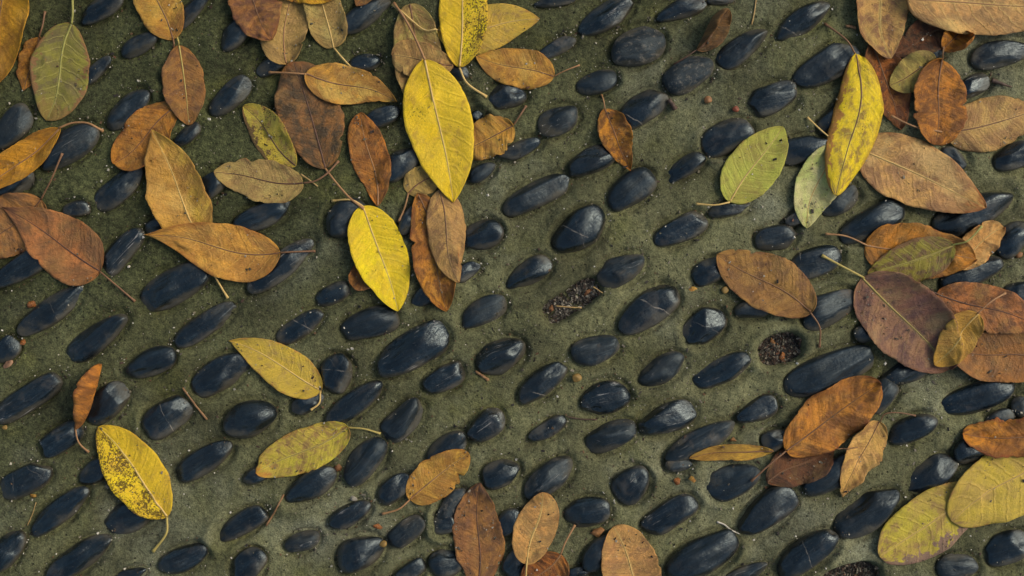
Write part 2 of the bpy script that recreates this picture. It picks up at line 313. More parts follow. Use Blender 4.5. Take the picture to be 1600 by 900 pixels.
# ------------------------------------------------------------------ stones: centre x, y, length, width, angle, look, taper, squareness  (photograph pixels)
STONES = [
 (157,12,78,38,30),(216,68,62,34,30,'m'),(148,110,62,25,42,'m'),(18,198,78,50,50,'m'),(105,228,104,58,32,'b'),(198,170,84,42,42),(358,150,80,43,40,'v',-.1,2.6),
 (186,293,94,46,42),(290,211,52,28,40),(368,50,66,42,45),(298,15,78,30,42,'',.2),(22,285,62,46,40),(330,287,62,40,40),(117,327,44,30,20),
 (570,22,88,40,35,'m'),(570,97,46,32,12),(425,100,58,30,30),(622,258,76,46,42),(595,182,62,34,20),(790,150,64,46,5,'',.1,2.5),(745,182,32,24,30),
 (812,233,68,29,24,'',-.1),(753,268,46,28,35,'m'),(712,114,42,30,10),(437,190,52,40,45),
 (868,-1,66,24,12),(946,26,94,47,30,'s',-.1,2.4),(866,76,72,27,30,'b'),(997,72,86,66,20,'k',0,2.5),(1064,14,80,38,22,'',-.2),(1128,-2,44,20,10,'b'),
 (933,128,64,41,16,'b',-.12),(1003,169,87,52,30,'v',0,2.3),(1077,115,82,56,30,'k',-.05,2.4),(1161,74,90,44,35,'',.22),(873,188,66,50,24,'b',.1),
 (925,250,80,46,25,'',-.15),(986,296,82,56,38,'m',-.05),(838,304,112,46,28,'m',-.05),(1136,213,82,56,28,'v',0,2.8),(1070,261,70,34,30,'v'),
 (1208,154,80,52,18,'v'),(1256,31,96,44,36,'v',.05,2.0),(1292,103,108,58,32,'v'),(1565,83,94,48,12),(1518,135,62,37,26,'s'),(1462,75,62,36,35),
 (1492,247,46,32,-35,'b'),(1585,245,64,46,25),(1258,232,88,46,14),(1305,185,62,38,40),
 (30,420,104,44,30),(188,394,94,44,46,'s'),(78,486,120,46,36,'v'),(150,528,114,48,36,'',.25),(245,352,42,30,30),(272,447,118,62,30),(320,507,108,40,34),
 (235,567,82,48,26),(8,548,46,40,45),(343,585,97,56,32),(42,622,114,46,33,'s'),(410,337,92,43,24),(438,416,124,46,38,'s'),
 (540,340,70,60,40),(521,459,58,35,26),(468,511,82,38,35,'v'),(577,506,90,54,20,'m',-.15),(645,546,124,66,28,'s'),(524,582,60,60,60,'v'),
 (663,463,52,34,35),(730,423,44,30,30),(752,368,70,52,20,'v'),(755,486,76,46,26,'b',-.1),(783,556,80,60,24,'s'),(694,592,66,44,28,'s'),(638,345,48,30,60),
 (553,630,104,42,39),(825,427,80,46,28,'v'),(906,361,94,66,38,'v',-.1,2.6),(1063,359,88,46,24,'s'),(971,421,78,52,24,'b',.3),(1013,484,108,60,36,'v'),
 (931,547,74,50,18,'b'),(1100,510,74,58,38,'v',-.1,3.0),(1035,578,78,46,32,'b'),(1128,580,96,45,26,'s'),(847,598,88,44,38,'v',.1),(1140,326,64,26,10),
 (1107,425,58,44,30,'s'),(1213,372,64,45,12),(1175,482,52,36,10),
 (1367,346,114,50,28),(1522,332,134,58,25),(1273,410,86,52,20,'v'),(1297,482,92,60,22,'b',.15),(1297,580,146,62,22,'m'),(1520,427,102,46,22),
 (1585,372,66,52,40),(1594,460,54,44,20),(1415,582,74,44,25),(1357,520,42,32,20),(1314,315,64,42,40,'m'),(1527,622,120,52,22,'s',-.1),(1377,620,62,42,50,'m'),
 (1247,340,40,22,30),
 (95,686,72,44,30,'s',0,2.8),(165,630,78,54,42),(260,651,80,58,36,'v',0,2.6),(38,752,86,50,26,'v'),(92,799,112,42,38),(152,735,66,40,25),(208,806,94,56,22),
 (318,720,100,46,32),(10,862,74,44,55),(122,872,116,46,33),(286,874,82,44,24,'s'),(390,655,84,64,16),(375,820,86,40,30),(402,742,48,30,20),(388,882,58,50,40),
 (205,898,46,22,20),(480,630,54,34,28),(630,658,78,50,44,'b'),(569,720,86,54,46,'m',.05),(696,702,74,44,34),(760,666,64,48,36,'s'),(485,760,88,48,32,'',-.1),
 (617,763,60,40,38),(546,805,72,38,30,'s'),(783,740,60,48,22),(634,832,68,40,38,'b'),(472,847,56,34,20,'b'),(563,864,78,58,24,'s'),(706,790,62,36,48,'k'),
 (692,820,38,36,10),(698,881,54,52,15),(640,894,54,30,30),(794,818,50,38,55),
 (856,671,64,30,30),(945,622,78,58,14,'s'),(955,682,82,48,22,'b'),(1043,654,90,52,18,'s'),(1095,690,118,44,26,'b'),(1183,642,68,42,26,'s'),
 (858,748,90,50,38,'b',-.05,2.5),(988,757,64,58,45,'s'),(1145,752,88,60,22,'m'),(918,801,72,52,14),(1047,806,92,48,32,'s',0,2.9),(1098,870,120,64,30),
 (1200,800,102,58,40),(1165,898,74,28,20,'s'),(935,866,64,42,55),(808,880,52,42,50),(900,897,44,22,10),(1062,727,42,24,5,'b'),
 (1213,688,44,38,20),(1428,670,78,44,22,'v'),(1300,745,92,50,28),(1357,803,114,62,33,'',0,2.5),(1456,743,88,54,38),(1262,866,108,52,35,'v',0,2.5),
 (1522,702,64,46,20),(1575,857,74,56,20),(1497,886,64,46,8,'b'),(1563,652,46,26,15),(1599,636,34,40,40),
]
SOCKETS = [(893,470,104,42,33,4.0),(1220,546,76,52,20,2.3),(1332,906,98,50,14,2.4)]

def ico(sub):
    import bmesh
    bm = bmesh.new(); bmesh.ops.create_icosphere(bm, subdivisions=sub, radius=1.0)
    V = np.array([v.co[:] for v in bm.verts]); F = np.array([[v.index for v in f.verts] for f in bm.faces]); bm.free()
    return V/np.linalg.norm(V, axis=1)[:, None], F
ICO5 = ico(5); ICO4 = ico(4)
def cut_below(V, F, zmin):
    keep = V[F][:, :, 2].max(axis=1) > zmin; F = F[keep]
    used = np.unique(F); mp = np.full(len(V), -1); mp[used] = np.arange(len(used))
    return V[used], mp[F]
def pebble_geo(L, W, seed, taper=None, q=None, base=ICO5, zk=None):
    rs = np.random.RandomState(seed); D, F = base
    q = (q-.15) if q else rs.uniform(1.95, 2.75); taper = rs.uniform(-.2, .2) if taper is None else taper
    e = (np.abs(D[:, 0])**q + np.abs(D[:, 1])**q)**(2/q) + D[:, 2]**2
    inv = e**0.5; p = rs.choice([12, 20, 36])
    acc = inv**p
    for i in range(rs.randint(4, 9)):
        a = rs.uniform(0, 2*math.pi); top = rs.rand() < .65; el = rs.uniform(.5, 1.4) if top else rs.uniform(-.1, .4); h = rs.uniform(.66, .92) if top else rs.uniform(.84, .98)
        n = np.array([math.cos(a)*math.cos(el), math.sin(a)*math.cos(el), math.sin(el)])
        acc = acc + np.maximum(0, D@n/h)**p
    r = acc**(-1/p)
    lum = np.zeros(len(D))
    for i in range(6):
        k = rs.normal(size=3); k *= rs.uniform(1.2, 3.4)/np.linalg.norm(k)
        lum += np.sin(D@k*1.4 + rs.uniform(0, 6.28))
    r = r*(1+0.024*lum)
    for i in range(rs.randint(1, 5)):                   # hollows and chips
        n = np.array([rs.uniform(-.9, .9), rs.uniform(-.9, .9), rs.uniform(.2, 1)]); n /= np.linalg.norm(n)
        r = r*(1-rs.uniform(.05, .15)*np.exp(-((D-n)**2).sum(1)/rs.uniform(.025, .18)))
    V = D*r[:, None]
    V[:, 1] *= 1 - taper*V[:, 0]*1.3
    V[:, 1] += rs.uniform(-.10, .10)*(V[:, 0]**2-.4)
    for k, s in ((0, L/2), (1, W/2)):
        c = (V[:, k].max()+V[:, k].min())/2; V[:, k] = (V[:, k]-c)/((V[:, k].max()-V[:, k].min())/2)*s
    zk = zk or rs.uniform(0.66, 0.90)
    V[:, 2] *= zk*min(W, 0.62*L)/2/np.abs(V[:, 2]).max()
    return V, F, rs

# ------------------------------------------------------------------ height map used to bed stones and settle leaves
HX0, HY0, HC = -0.84, -0.60, 0.0015
HNX, HNY = int(1.68/HC), int(1.20/HC)
H = np.zeros((HNX, HNY))
def hget(x, y):
    i = np.clip(((np.asarray(x)-HX0)/HC).astype(int), 0, HNX-1); j = np.clip(((np.asarray(y)-HY0)/HC).astype(int), 0, HNY-1)
    return H[i, j]

# ------------------------------------------------------------------ pavement: one sheet, finely meshed where the camera looks
def axis(a, step):
    n = int(round(2*a/step)); c = np.linspace(-a, a, n+1); out = []; d = step; p = a
    while p < 28: d *= 1.32; p += d; out.append(p)
    o = np.array(out); return np.concatenate([-o[::-1], c, o])
ax, ay = axis(0.68, 0.0018), axis(0.42, 0.0018)
GX, GY = np.meshgrid(ax, ay, indexing='ij')
near = (np.abs(GX) < 1.4) & (np.abs(GY) < 1.1)
GZ = (vnoise(GX, GY, 7, 1)-.5)*.004 + (vnoise(GX, GY, 28, 2)-.5)*.0022 + (vnoise(GX, GY, 90, 3)-.5)*.0020 + (vnoise(GX, GY, 240, 4)-.5)*.0014
GZ = GZ*near
MARG = []
rm = random.Random(77)
ca, sa = math.cos(math.radians(29)), math.sin(math.radians(29))
for i in range(-26, 27):                                   # the same paving goes on past the frame
    for j in range(-26, 27):
        a_ = i*104 + (j % 2)*52 + rm.uniform(-14, 14); b_ = j*74 + rm.uniform(-9, 9)
        x_ = 800 + a_*ca - b_*sa; y_ = 450 - (a_*sa + b_*ca)
        if -640 < x_ < 2240 and -640 < y_ < 1540 and not (-55 < x_ < 1655 and -45 < y_ < 945):
            MARG.append((x_, y_, rm.uniform(60, 112), rm.uniform(38, 58), rm.gauss(29, 8)))
def ell(s, X, Y, grow=0.0, q=2.2):
    x, y = P(s[0], s[1]); a = math.radians(s[4]); dx = X-x; dy = Y-y
    lx = dx*math.cos(a)+dy*math.sin(a); ly = -dx*math.sin(a)+dy*math.cos(a)
    e = (np.abs(lx/(s[2]*S/2))**q+np.abs(ly/(s[3]*S/2))**q)**(1/q)
    return (e-1)*s[3]*S/2
rsg = np.random.RandomState(5)
for s in STONES + MARG:
    x, y = P(s[0], s[1]); R = s[2]*S/2+0.03
    i0, i1 = np.searchsorted(ax, (x-R, x+R)); j0, j1 = np.searchsorted(ay, (y-R, y+R))
    if i1 <= i0 or j1 <= j0: continue
    X = GX[i0:i1, j0:j1]; Y = GY[i0:i1, j0:j1]; d = ell(s, X, Y)
    wob = 0.5+vnoise(X, Y, 45, 6)
    a = rsg.uniform(0, 6.28); xx, yy = P(s[0], s[1]); side = ((X-xx)*math.cos(a)+(Y-yy)*math.sin(a))/(s[2]*S/2)
    amp = rsg.uniform(0, 1)**1.5
    g = -0.0040*np.exp(-((d-0.0005)/0.0030)**2)*wob                              # narrow gap beside the stone
    g += 0.0065*amp*np.exp(-((d-0.003)/0.006)**2)*np.clip(-0.1+1.1*side, 0, 1)*wob   # mortar smeared up one flank
    g += 0.0010*np.exp(-((d-0.013)/0.008)**2)*wob*0.6
    g -= 0.006*smooth(0, -0.008, d)
    GZ[i0:i1, j0:j1] += g
for s in SOCKETS:
    d = ell(s, GX, GY, q=s[5]) + (vnoise(GX, GY, 60, 8)-.5)*.0014
    GZ += -0.0140*smooth(0.0014, -0.0028, d) + 0.0032*np.exp(-((d-0.006)/0.0045)**2)
nx, ny = len(ax), len(ay)
idx = np.arange(nx*ny).reshape(nx, ny)
GF = np.stack([idx[:-1, :-1].ravel(), idx[1:, :-1].ravel(), idx[1:, 1:].ravel(), idx[:-1, 1:].ravel()], 1)
gmesh = mesh_np('pavement', np.stack([GX.ravel(), GY.ravel(), GZ.ravel()], 1), GF)
pavement = link('pavement', gmesh, M_MORTAR); tag(pavement, kind='structure')
hx = HX0+(np.arange(HNX)+.5)*HC; hy = HY0+(np.arange(HNY)+.5)*HC
ii = np.clip(np.searchsorted(ax, hx), 0, nx-1); jj = np.clip(np.searchsorted(ay, hy), 0, ny-1)
H[:] = GZ[np.ix_(ii, jj)]
HG = H.copy()

def raise_map(V, F):
    bv = BVHTree.FromPolygons(V.tolist(), F.tolist())
    i0 = max(0, int((V[:, 0].min()-HX0)/HC)); i1 = min(HNX, int((V[:, 0].max()-HX0)/HC)+2)
    j0 = max(0, int((V[:, 1].min()-HY0)/HC)); j1 = min(HNY, int((V[:, 1].max()-HY0)/HC)+2)
    dn = Vector((0, 0, -1))
    for i in range(i0, i1):
        for j in range(j0, j1):
            h = bv.ray_cast(Vector((hx[i], hy[j], 0.2)), dn)[0]
            if h is not None and h.z > H[i, j]: H[i, j] = h.z
for k, s in enumerate(STONES):
    look = s[5] if len(s) > 5 else ''
    V, F, rs = pebble_geo(s[2]*S*1.04, s[3]*S*0.90, 100+k, s[6] if len(s) > 6 else None, s[7] if len(s) > 7 else None)
    V, F = cut_below(V, F, -0.006)
    zc = rs.uniform(-0.002, 0.0025); x, y = P(s[0], s[1], zc+0.004)
    tx, ty = rs.normal(0, .07, 2)
    mw = Matrix.Translation((x, y, zc)) @ Matrix.Rotation(math.radians(s[4]), 4, 'Z') @ Matrix.Rotation(tx, 4, 'X') @ Matrix.Rotation(ty, 4, 'Y')
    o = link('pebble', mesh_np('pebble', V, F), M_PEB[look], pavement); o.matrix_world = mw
    A = np.array(mw); raise_map(V@A[:3, :3].T+A[:3, 3], F)
Vs, Fs, off = [], [], 0
for k, s in enumerate(MARG):
    V, F, rs = pebble_geo(s[2]*S, s[3]*S, 900+k, base=ICO4); V, F = cut_below(V, F, -0.006)
    a = math.radians(s[4]); R = np.array([[math.cos(a), math.sin(a), 0], [-math.sin(a), math.cos(a), 0], [0, 0, 1]])
    V = V@R + np.array([*P(s[0], s[1]), 0.001]); Vs.append(V); Fs.append(F+off); off += len(V)
    if -100 < s[0] < 1700 and -100 < s[1] < 1000: raise_map(V, F)
tag(link('pebble', mesh_np('pebble_rest', np.concatenate(Vs), np.concatenate(Fs)), M_PEB['m'], pavement), kind='stuff')
# ------------------------------------------------------------------ fallen leaves, lowest first
LEAF_GROUP = 'fallen leaves scattered over the pebble paving'
STALK = {k: bark_mat('stalk_'+k, a, b) for k, a, b in (
    ('cream', (176, 146, 84), (196, 168, 104)), ('brown', (98, 68, 46), (124, 90, 60)), ('green', (120, 120, 58), (150, 146, 76)),
    ('pink', (132, 96, 62), (156, 118, 78)), ('dark', (64, 44, 34), (92, 62, 46)), ('olive', (150, 136, 70), (168, 150, 84)))}
NU, NV = 56, 12
def tube(pts, rad, sides=8, cap=True):
    pts = np.asarray(pts); n = len(pts); t = np.gradient(pts, axis=0); t /= np.linalg.norm(t, axis=1)[:, None]+1e-9
    up = np.array([0, 0, 1.0]); sx = np.cross(t, up); sx /= np.linalg.norm(sx, axis=1)[:, None]+1e-9; sy = np.cross(sx, t)
    an = np.arange(sides)*2*math.pi/sides
    V = (pts[:, None, :] + np.asarray(rad)[:, None, None]*(np.cos(an)[None, :, None]*sx[:, None, :]+np.sin(an)[None, :, None]*sy[:, None, :])).reshape(-1, 3)
    F = []
    for i in range(n-1):
        for j in range(sides):
            k = (j+1) % sides; F.append((i*sides+j, i*sides+k, (i+1)*sides+k, (i+1)*sides+j))
    V = np.vstack([V, pts[:1], pts[-1:]]); a, b = n*sides, n*sides+1
    for j in range(sides):
        k = (j+1) % sides; F.append((a, k, j, j)); F.append((b, (n-1)*sides+j, (n-1)*sides+k, (n-1)*sides+k))
    # close the ends with triangles (kept as tris below)
    q = [f for f in F if f[2] != f[3]]; tr = [f[:3] for f in F if f[2] == f[3]]
    return V, q, tr
def mixed_mesh(name, V, q, tr):
    m = bpy.data.meshes.new(name); m.from_pydata([tuple(v) for v in V], [], [tuple(int(i) for i in f) for f in q]+[tuple(int(i) for i in f) for f in tr])
    m.polygons.foreach_set('use_smooth', np.ones(len(m.polygons), dtype=bool)); m.update(); return m
def spline(pts, n):
    p = np.asarray(pts, dtype=float); p = np.vstack([2*p[0]-p[1], p, 2*p[-1]-p[-2]]); out = []
    segs = len(p)-3
    for k in range(n):
        t = k/(n-1)*segs; i = min(int(t), segs-1); f = t-i; a, b, c, d = p[i], p[i+1], p[i+2], p[i+3]
        out.append(0.5*((2*b)+(-a+c)*f+(2*a-5*b+4*c-d)*f*f+(-a+3*b-3*c+d)*f**3))
    return np.array(out)
def box3(Z):
    A = np.pad(Z, 1, mode='edge')
    return sum(A[i:i+Z.shape[0], j:j+Z.shape[1]] for i in range(3) for j in range(3))/9
def settle(X, Y, s):
    x = X.ravel()-X.mean(); y = Y.ravel()-Y.mean(); h = hget(X, Y).ravel()-s.ravel()
    best = (1e9, 0, 0); c = (0.0, 0.0); rng_ = 0.28
    for it in range(4):
        g = np.linspace(-rng_, rng_, 9)
        for bx in g+c[0]:
            for by in g+c[1]:
                a = (h-bx*x-by*y).max()
                if a < best[0] and abs(bx) < .34 and abs(by) < .34: best = (a, bx, by)
        c = best[1:]; rng_ /= 3.5
    return best[0]+best[1]*(X-X.mean())+best[2]*(Y-Y.mean())
LEAFN = [0]
def L(label, base, apex, W, pal, stalk=None, bend=0.0, a=0.55, b=0.80, fold=(0.10, 0.10), roll=(0.0, 0.0), arch=0.0, crk=1.0, sk='brown', sr=1.0,
      notch=(), wav=0.03, sag=0.5, lift=0.0, rib=None, side=(1.0, 1.0), stiff=None, **mk):
    LEAFN[0] += 1; k = LEAFN[0]; rs = np.random.RandomState(4000+k)
    root = bpy.data.objects.new('fallen_leaf', None); col.objects.link(root)
    fresh = pal in ('yellow', 'lemon', 'mustard', 'green', 'mint', 'olive')
    q_ = 0.45 if fresh else 1.0
    fold = (fold[0]+rs.uniform(-.12, .28)*q_, fold[1]+rs.uniform(-.12, .28)*q_); roll = (roll[0]+rs.uniform(-.3, .85)*q_, roll[1]+rs.uniform(-.3, .85)*q_)
    arch = arch+rs.uniform(-.10, .32)*q_; tcurl = rs.uniform(-.3, 1.3)*q_; twist = rs.uniform(-.25, .25)*q_; sbend = rs.uniform(-.035, .035)
    side = (side[0]*rs.uniform(.94, 1.06), side[1]*rs.uniform(.94, 1.06)); a = a*rs.uniform(.9, 1.1); b = b*rs.uniform(.9, 1.1); wav = wav*(1.0 if fresh else 1.35)
    if not fresh: notch = tuple(notch)+tuple((rs.uniform(.15, .9), rs.randint(2), rs.uniform(.05, .2), rs.uniform(.006, .02)) for _ in range(rs.randint(0, 4)))
    t = 0.5-0.5*np.cos(np.linspace(0, 1, NU+1)*math.pi); t = 0.55*t+0.45*np.linspace(0, 1, NU+1)
    prof = np.maximum(t, 1e-6)**a*np.maximum(1-t, 1e-6)**b; prof /= prof.max(); prof = np.maximum(prof, 0.012)
    v = np.linspace(-1, 1, 2*NV+1)
    nm = vnoise(t*6.0, np.zeros_like(t), 1.0, 200+k % 50)
    zc = 0.024
    for pas in range(2):
        B = np.array(P(*base, zc)); T = np.array(P(*apex, zc)); d = T-B; Ln = np.linalg.norm(d); d /= Ln; nrm = np.array([-d[1], d[0]])
        mid = (B+T)/2 + nrm*bend*Ln
        C = ((1-t)**2)[:, None]*B+(2*t*(1-t))[:, None]*mid+(t*t)[:, None]*T + (np.sin(2*math.pi*t)*sbend*Ln)[:, None]*nrm
        tg = np.gradient(C, axis=0); tg /= np.linalg.norm(tg, axis=1)[:, None]; nn = np.stack([-tg[:, 1], tg[:, 0]], 1)
        hw = W*S*(CAMH-zc)/CAMH/2
        X = np.zeros((NU+1, 2*NV+1)); Y = X.copy(); Z = X.copy()
        for sd in (0, 1):                                   # 0: left of base->tip, 1: right
            ww = np.linspace(0, 1, NV+1); phi = fold[sd]+roll[sd]*ww
            cx = np.concatenate([[0], np.cumsum(np.cos((phi[1:]+phi[:-1])/2))])/NV; cz = np.concatenate([[0], np.cumsum(np.sin((phi[1:]+phi[:-1])/2))])/NV
            sc = 1/max(cx.max(), .25); cx = cx*sc; cz = cz*sc
            e = 1+wav*2.2*(vnoise(t*9, np.zeros_like(t)+sd, 1.0, 300+k % 40)-.5)+wav*(vnoise(t*34, np.zeros_like(t)+sd, 1.0, 340+k % 40)-.5)
            for (nu_, ns, dp, wd) in notch:
                if ns == sd: e = e*(1-dp*np.exp(-((t-nu_)/wd)**2))
            pw = prof*hw*e*side[sd]
            # full curl only where the blade is wide
            xs = pw[:, None]*cx[None, :]; zs = pw[:, None]*cz[None, :]
            sg = 1 if sd == 0 else -1; sl_ = slice(NV, 2*NV+1) if sd == 0 else slice(NV, None, -1)
            X[:, sl_] = C[:, 0:1]+sg*nn[:, 0:1]*xs; Y[:, sl_] = C[:, 1:2]+sg*nn[:, 1:2]*xs; Z[:, sl_] = zs
        tt = t[:, None]; av = np.abs(v)[None, :]; rel = prof[:, None]*hw
        ph = (tt-0.15*av**1.25)*mk.get('nv', 9.0)+np.where(v > 0, 0.43, 0.0)[None, :]
        Z = Z + 0.0015*crk*np.abs(np.sin(ph*math.pi))*np.sin(np.clip(av, 0, 1)*math.pi)**.5*np.minimum(1, rel/0.015)   # quilting between veins
        U_ = np.broadcast_to(tt*Ln, X.shape); V_ = np.broadcast_to(v[None, :]*hw, X.shape)
        Z = Z + crk*(0.0120*(vnoise(U_, V_, 18, 400+k % 60)-.5)+0.0056*(vnoise(U_, V_, 48, 460+k % 60)-.5))*(0.35+av)*0.75
        Z = Z + crk*(0.002 if fresh else 0.0038)*(av**2)*np.sin(tt*math.pi*rs.uniform(4, 7)+rs.uniform(0, 6)+v[None, :])
        Z = Z + arch*Ln*(tt-0.5)**2*4*0.25 + tcurl*Ln*np.maximum(0, tt-.72)**2 + twist*(tt-.5)*2*np.broadcast_to(v[None, :], X.shape)*rel
        Z = Z - Z.min()
        Zp = settle(X, Y, Z)
        zz = Zp+Z+lift; gap = np.maximum(zz-hget(X, Y), 0); g2 = gap
        for _ in range(4): g2 = box3(g2)
        zf = zz-np.minimum(sag*g2, 0.016)
        zf = np.maximum(zf, hget(X, Y)+0.0007)
        zf = 0.5*zf+0.5*np.maximum(box3(zf), hget(X, Y)+0.0007)
        zc = float(zf.mean())
    # blade with a real thickness
    G = np.stack([X, Y, zf], 2); du = np.gradient(G, axis=0); dv_ = np.gradient(G, axis=1); N = np.cross(du, dv_); N /= np.linalg.norm(N, axis=2)[:, :, None]+1e-12
    nr, nc = NU+1, 2*NV+1; top = G.reshape(-1, 3); bot = (G-N*0.00045).reshape(-1, 3)
    I = np.arange(nr*nc).reshape(nr, nc); o2 = nr*nc
    q1 = np.stack([I[:-1, :-1], I[1:, :-1], I[1:, 1:], I[:-1, 1:]], 2).reshape(-1, 4); q2 = q1[:, ::-1]+o2
    rim = np.concatenate([I[:, 0], I[-1, 1:], I[-2::-1, -1], I[0, -2:0:-1]]); rn = np.roll(rim, -1)
    q3 = np.stack([rim, rim+o2, rn+o2, rn], 1)
    uv1 = np.stack([np.broadcast_to(tt, X.shape), np.broadcast_to((v[None, :]+1)/2, X.shape)], 2).reshape(-1, 2)
    org = np.array([C[NU//2][0], C[NU//2][1], zf[NU//2, NV]])
    VV = np.vstack([top, bot])-org
    root.location = org
    mat = leaf_mat('leaf_%d' % k, pal, 7000+k, **mk)
    bl = link('blade', mesh_np('blade', VV, np.vstack([q1, q2, q3]), True, np.vstack([uv1, uv1])), mat, root)
    # midrib
    mp = np.stack([C[:, 0], C[:, 1], zf[:, NV]+0.00005], 1)[1:-2]-org
    rr = (0.00085*(1-t)+0.00025)[1:-2]*sr
    Vt, q, tr = tube(mp, rr, 6)
    link('midrib', mixed_mesh('midrib', Vt, q, tr), STALK[rib or sk], bl)
    if stalk:
        zend = 0.002; pts = [P(*base, zf[0, NV])]+[P(*p, 0.012) for p in stalk]
        sp = spline(pts, 18); f = np.linspace(0, 1, 18)
        hh = hget(sp[:, 0], sp[:, 1])+0.0016
        zl = zf[0, NV]*(1-f)+(hh[-1]+0.001)*f
        zz2 = np.maximum(zl+0.004*np.sin(f*math.pi), hh)
        zz2[0] = zf[0, NV]
        for _ in range(3): zz2[1:-1] = np.maximum((zz2[:-2]+zz2[1:-1]+zz2[2:])/3, hh[1:-1])
        rad = (0.00095+0.0004*np.abs(f-0.35)+0.0006*np.maximum(0, f-.88)/.12)*sr
        Vt, q, tr = tube(np.stack([sp[:, 0], sp[:, 1], zz2], 1)-org, rad, 8)
        link('stalk', mixed_mesh('stalk', Vt, q, tr), STALK[sk], root)
    # the settled leaf carries whatever falls on it next
    for fi in np.linspace(0, 1, 4)[:-1]:
        for fj in np.linspace(0, 1, 4)[:-1]:
            Q = (G[:-1, :-1]*(1-fi)*(1-fj)+G[1:, :-1]*fi*(1-fj)+G[:-1, 1:]*(1-fi)*fj+G[1:, 1:]*fi*fj).reshape(-1, 3)
            i = ((Q[:, 0]-HX0)/HC).astype(int); j = ((Q[:, 1]-HY0)/HC).astype(int); ok = (i >= 0) & (i < HNX) & (j >= 0) & (j < HNY)
            np.maximum.at(H, (i[ok], j[ok]), Q[ok, 2]+0.0008)
    tag(root, label, 'leaf', LEAF_GROUP)
    return root

# --- top left corner
L('dull orange brown leaf half hidden between the golden corner leaf and the green one', (61,58), (37,142), 46, 'orange', [(63,38),(65,15)], blotch=.5, sk='brown')
L('long golden leaf with brown spots cut off by the top left corner', (28,-75), (-32,152), 106, 'gold', None, bend=-.03, blotch=.25, spots=.18, fold=(.12,.05))
L('olive green leaf with pale veins and browned tip at upper left', (112,37), (72,188), 90, 'olive', [(111,18),(108,-12)], a=.55, b=.62, sk='green', vein=.7, tip=.55, blotch=.45, edgec=(116,84,52), half=1, halfamt=.3, fold=(.05,.02), sr=1.3, nv=8)
L('rust orange creased leaf lying under the tips of two other leaves', (280,163), (178,256), 72, 'orange', None, a=.75, b=.62, fold=(.35,-.1), crk=1.5, blotch=.35, edge=.4)
L('reddish brown oval leaf with greenish midrib hanging below a yellow ochre leaf', (279,70), (294,195), 64, 'copper', [(277,64),(273,55)], bend=.03, a=.6, b=.68, sk='olive', blotch=.35, half=-1, halfamt=.4, fold=(.08,.05))
L('yellow ochre leaf with bright base entering from the top edge', (271,62), (222,-70), 68, 'ochre', [(270,66),(268,70)], bend=.05, a=.5, b=.75, fold=(.1,.25), blotch=.15, sk='brown')
L('narrow yellow leaf folded lengthwise with a long arched stalk at the left edge', (92,200), (-50,305), 52, 'gold', [(112,191),(136,192),(156,203)], bend=.06, fold=(-.2,.55), roll=(.2,.3), blotch=.1, sk='pink', half=-1, halfamt=.7, sr=1.2)
L('brown leaf at the left edge lying behind the copper leaf', (64,312), (-40,402), 96, 'copper', [(82,280),(100,240)], a=.5, b=.65, blotch=.45, sk='brown', crk=1.3)
L('ochre leaf with cream midrib running under the lower leaf, tip pointing up', (316,388), (238,203), 92, 'ochre', [(330,424),(353,466)], a=.6, b=.85, sk='cream', half=1, halfamt=.75, fold=(.02,.22), blotch=.12, vein=.25, edge=.15)
L('copper leaf with dark midrib and dark pointed tip at left', (156,424), (5,324), 98, 'copper', [(180,446),(207,471)], a=.55, b=1.08, bend=-.02, rib='dark', sk='brown', blotch=.35, tip=.45, tipc=(86,56,42), fold=(.05,.08), vein=.3)
L('tan ochre leaf lying level with a short pale tip and brown stalk at right', (437,395), (230,368), 86, 'ochre', [(462,393),(490,392)], a=.62, b=1.05, bend=.03, sk='brown', rib='brown', vein=.45, edge=.4, blotch=.25, fold=(.06,.08))
# --- top, left of centre
L('small reddish leaf end peeking in at the top edge', (585,-40), (556,9), 44, 'copper', None, blotch=.3)
L('pale tan leaf with pink midrib, stem end down, at the top edge', (448,101), (450,-70), 76, 'pale', [(447,125),(441,152)], a=.42, b=.75, sk='pink', vein=.2, blotch=.15, edge=.2, fold=(-.02,-.02), half=1, halfamt=.3)
L('small pale tan leaf with slanting stalk beside the pink ribbed one', (521,74), (487,-55), 62, 'pale', [(533,88),(552,108)], a=.4, b=.75, sk='cream', vein=.2, blotch=.12, edge=.2, fold=(-.02,-.02))
L('golden leaf edge lying across the tops of two pale leaves', (430,-16), (548,-20), 50, 'gold', None, blotch=.2)
L('crinkled coppery brown leaf pointing down from the top edge', (372,-45), (424,63), 80, 'copper', None, crk=2.2, fold=(.3,-.2), blotch=.6, b=.7, wav=.06)
L('large dark brown wrinkled leaf under the tip end of an ochre leaf', (508,263), (460,98), 96, 'brown', [(522,282),(545,308),(568,326)], a=.5, b=.5, bend=-.02, sk='pink', rib='dark', crk=1.6, blotch=.6, spots=.0, wav=.05, sr=1.2, vein=.2)
L('yellow green leaf with blackened base half covered by tan leaf', (462,259), (380,166), 56, 'mustard', None, a=.55, b=.6, fold=(.2,.1), blotch=.6, spots=.55, edgec=(84,64,40), edgeside=1, rib='dark', sk='dark', edge=.35)
L('narrow brown orange leaf with cream midrib standing below the ochre leaf', (590,322), (563,176), 58, 'orange', None, a=.75, b=.62, bend=-.04, sk='cream', rib='pink', fold=(.12,.1), blotch=.45, wav=.05, nv=8)
L('flat tan leaf with a ragged upper edge and dark midrib', (474,286), (336,270), 66, 'pale', [(492,282),(510,270),(527,250)], a=.45, b=.6, rib='dark', sk='brown', bend=.03, vein=.25, notch=((.62,1,.25,.05),(.8,1,.2,.04)), blotch=.2, edge=.15, wav=.05, fold=(.05,.02))
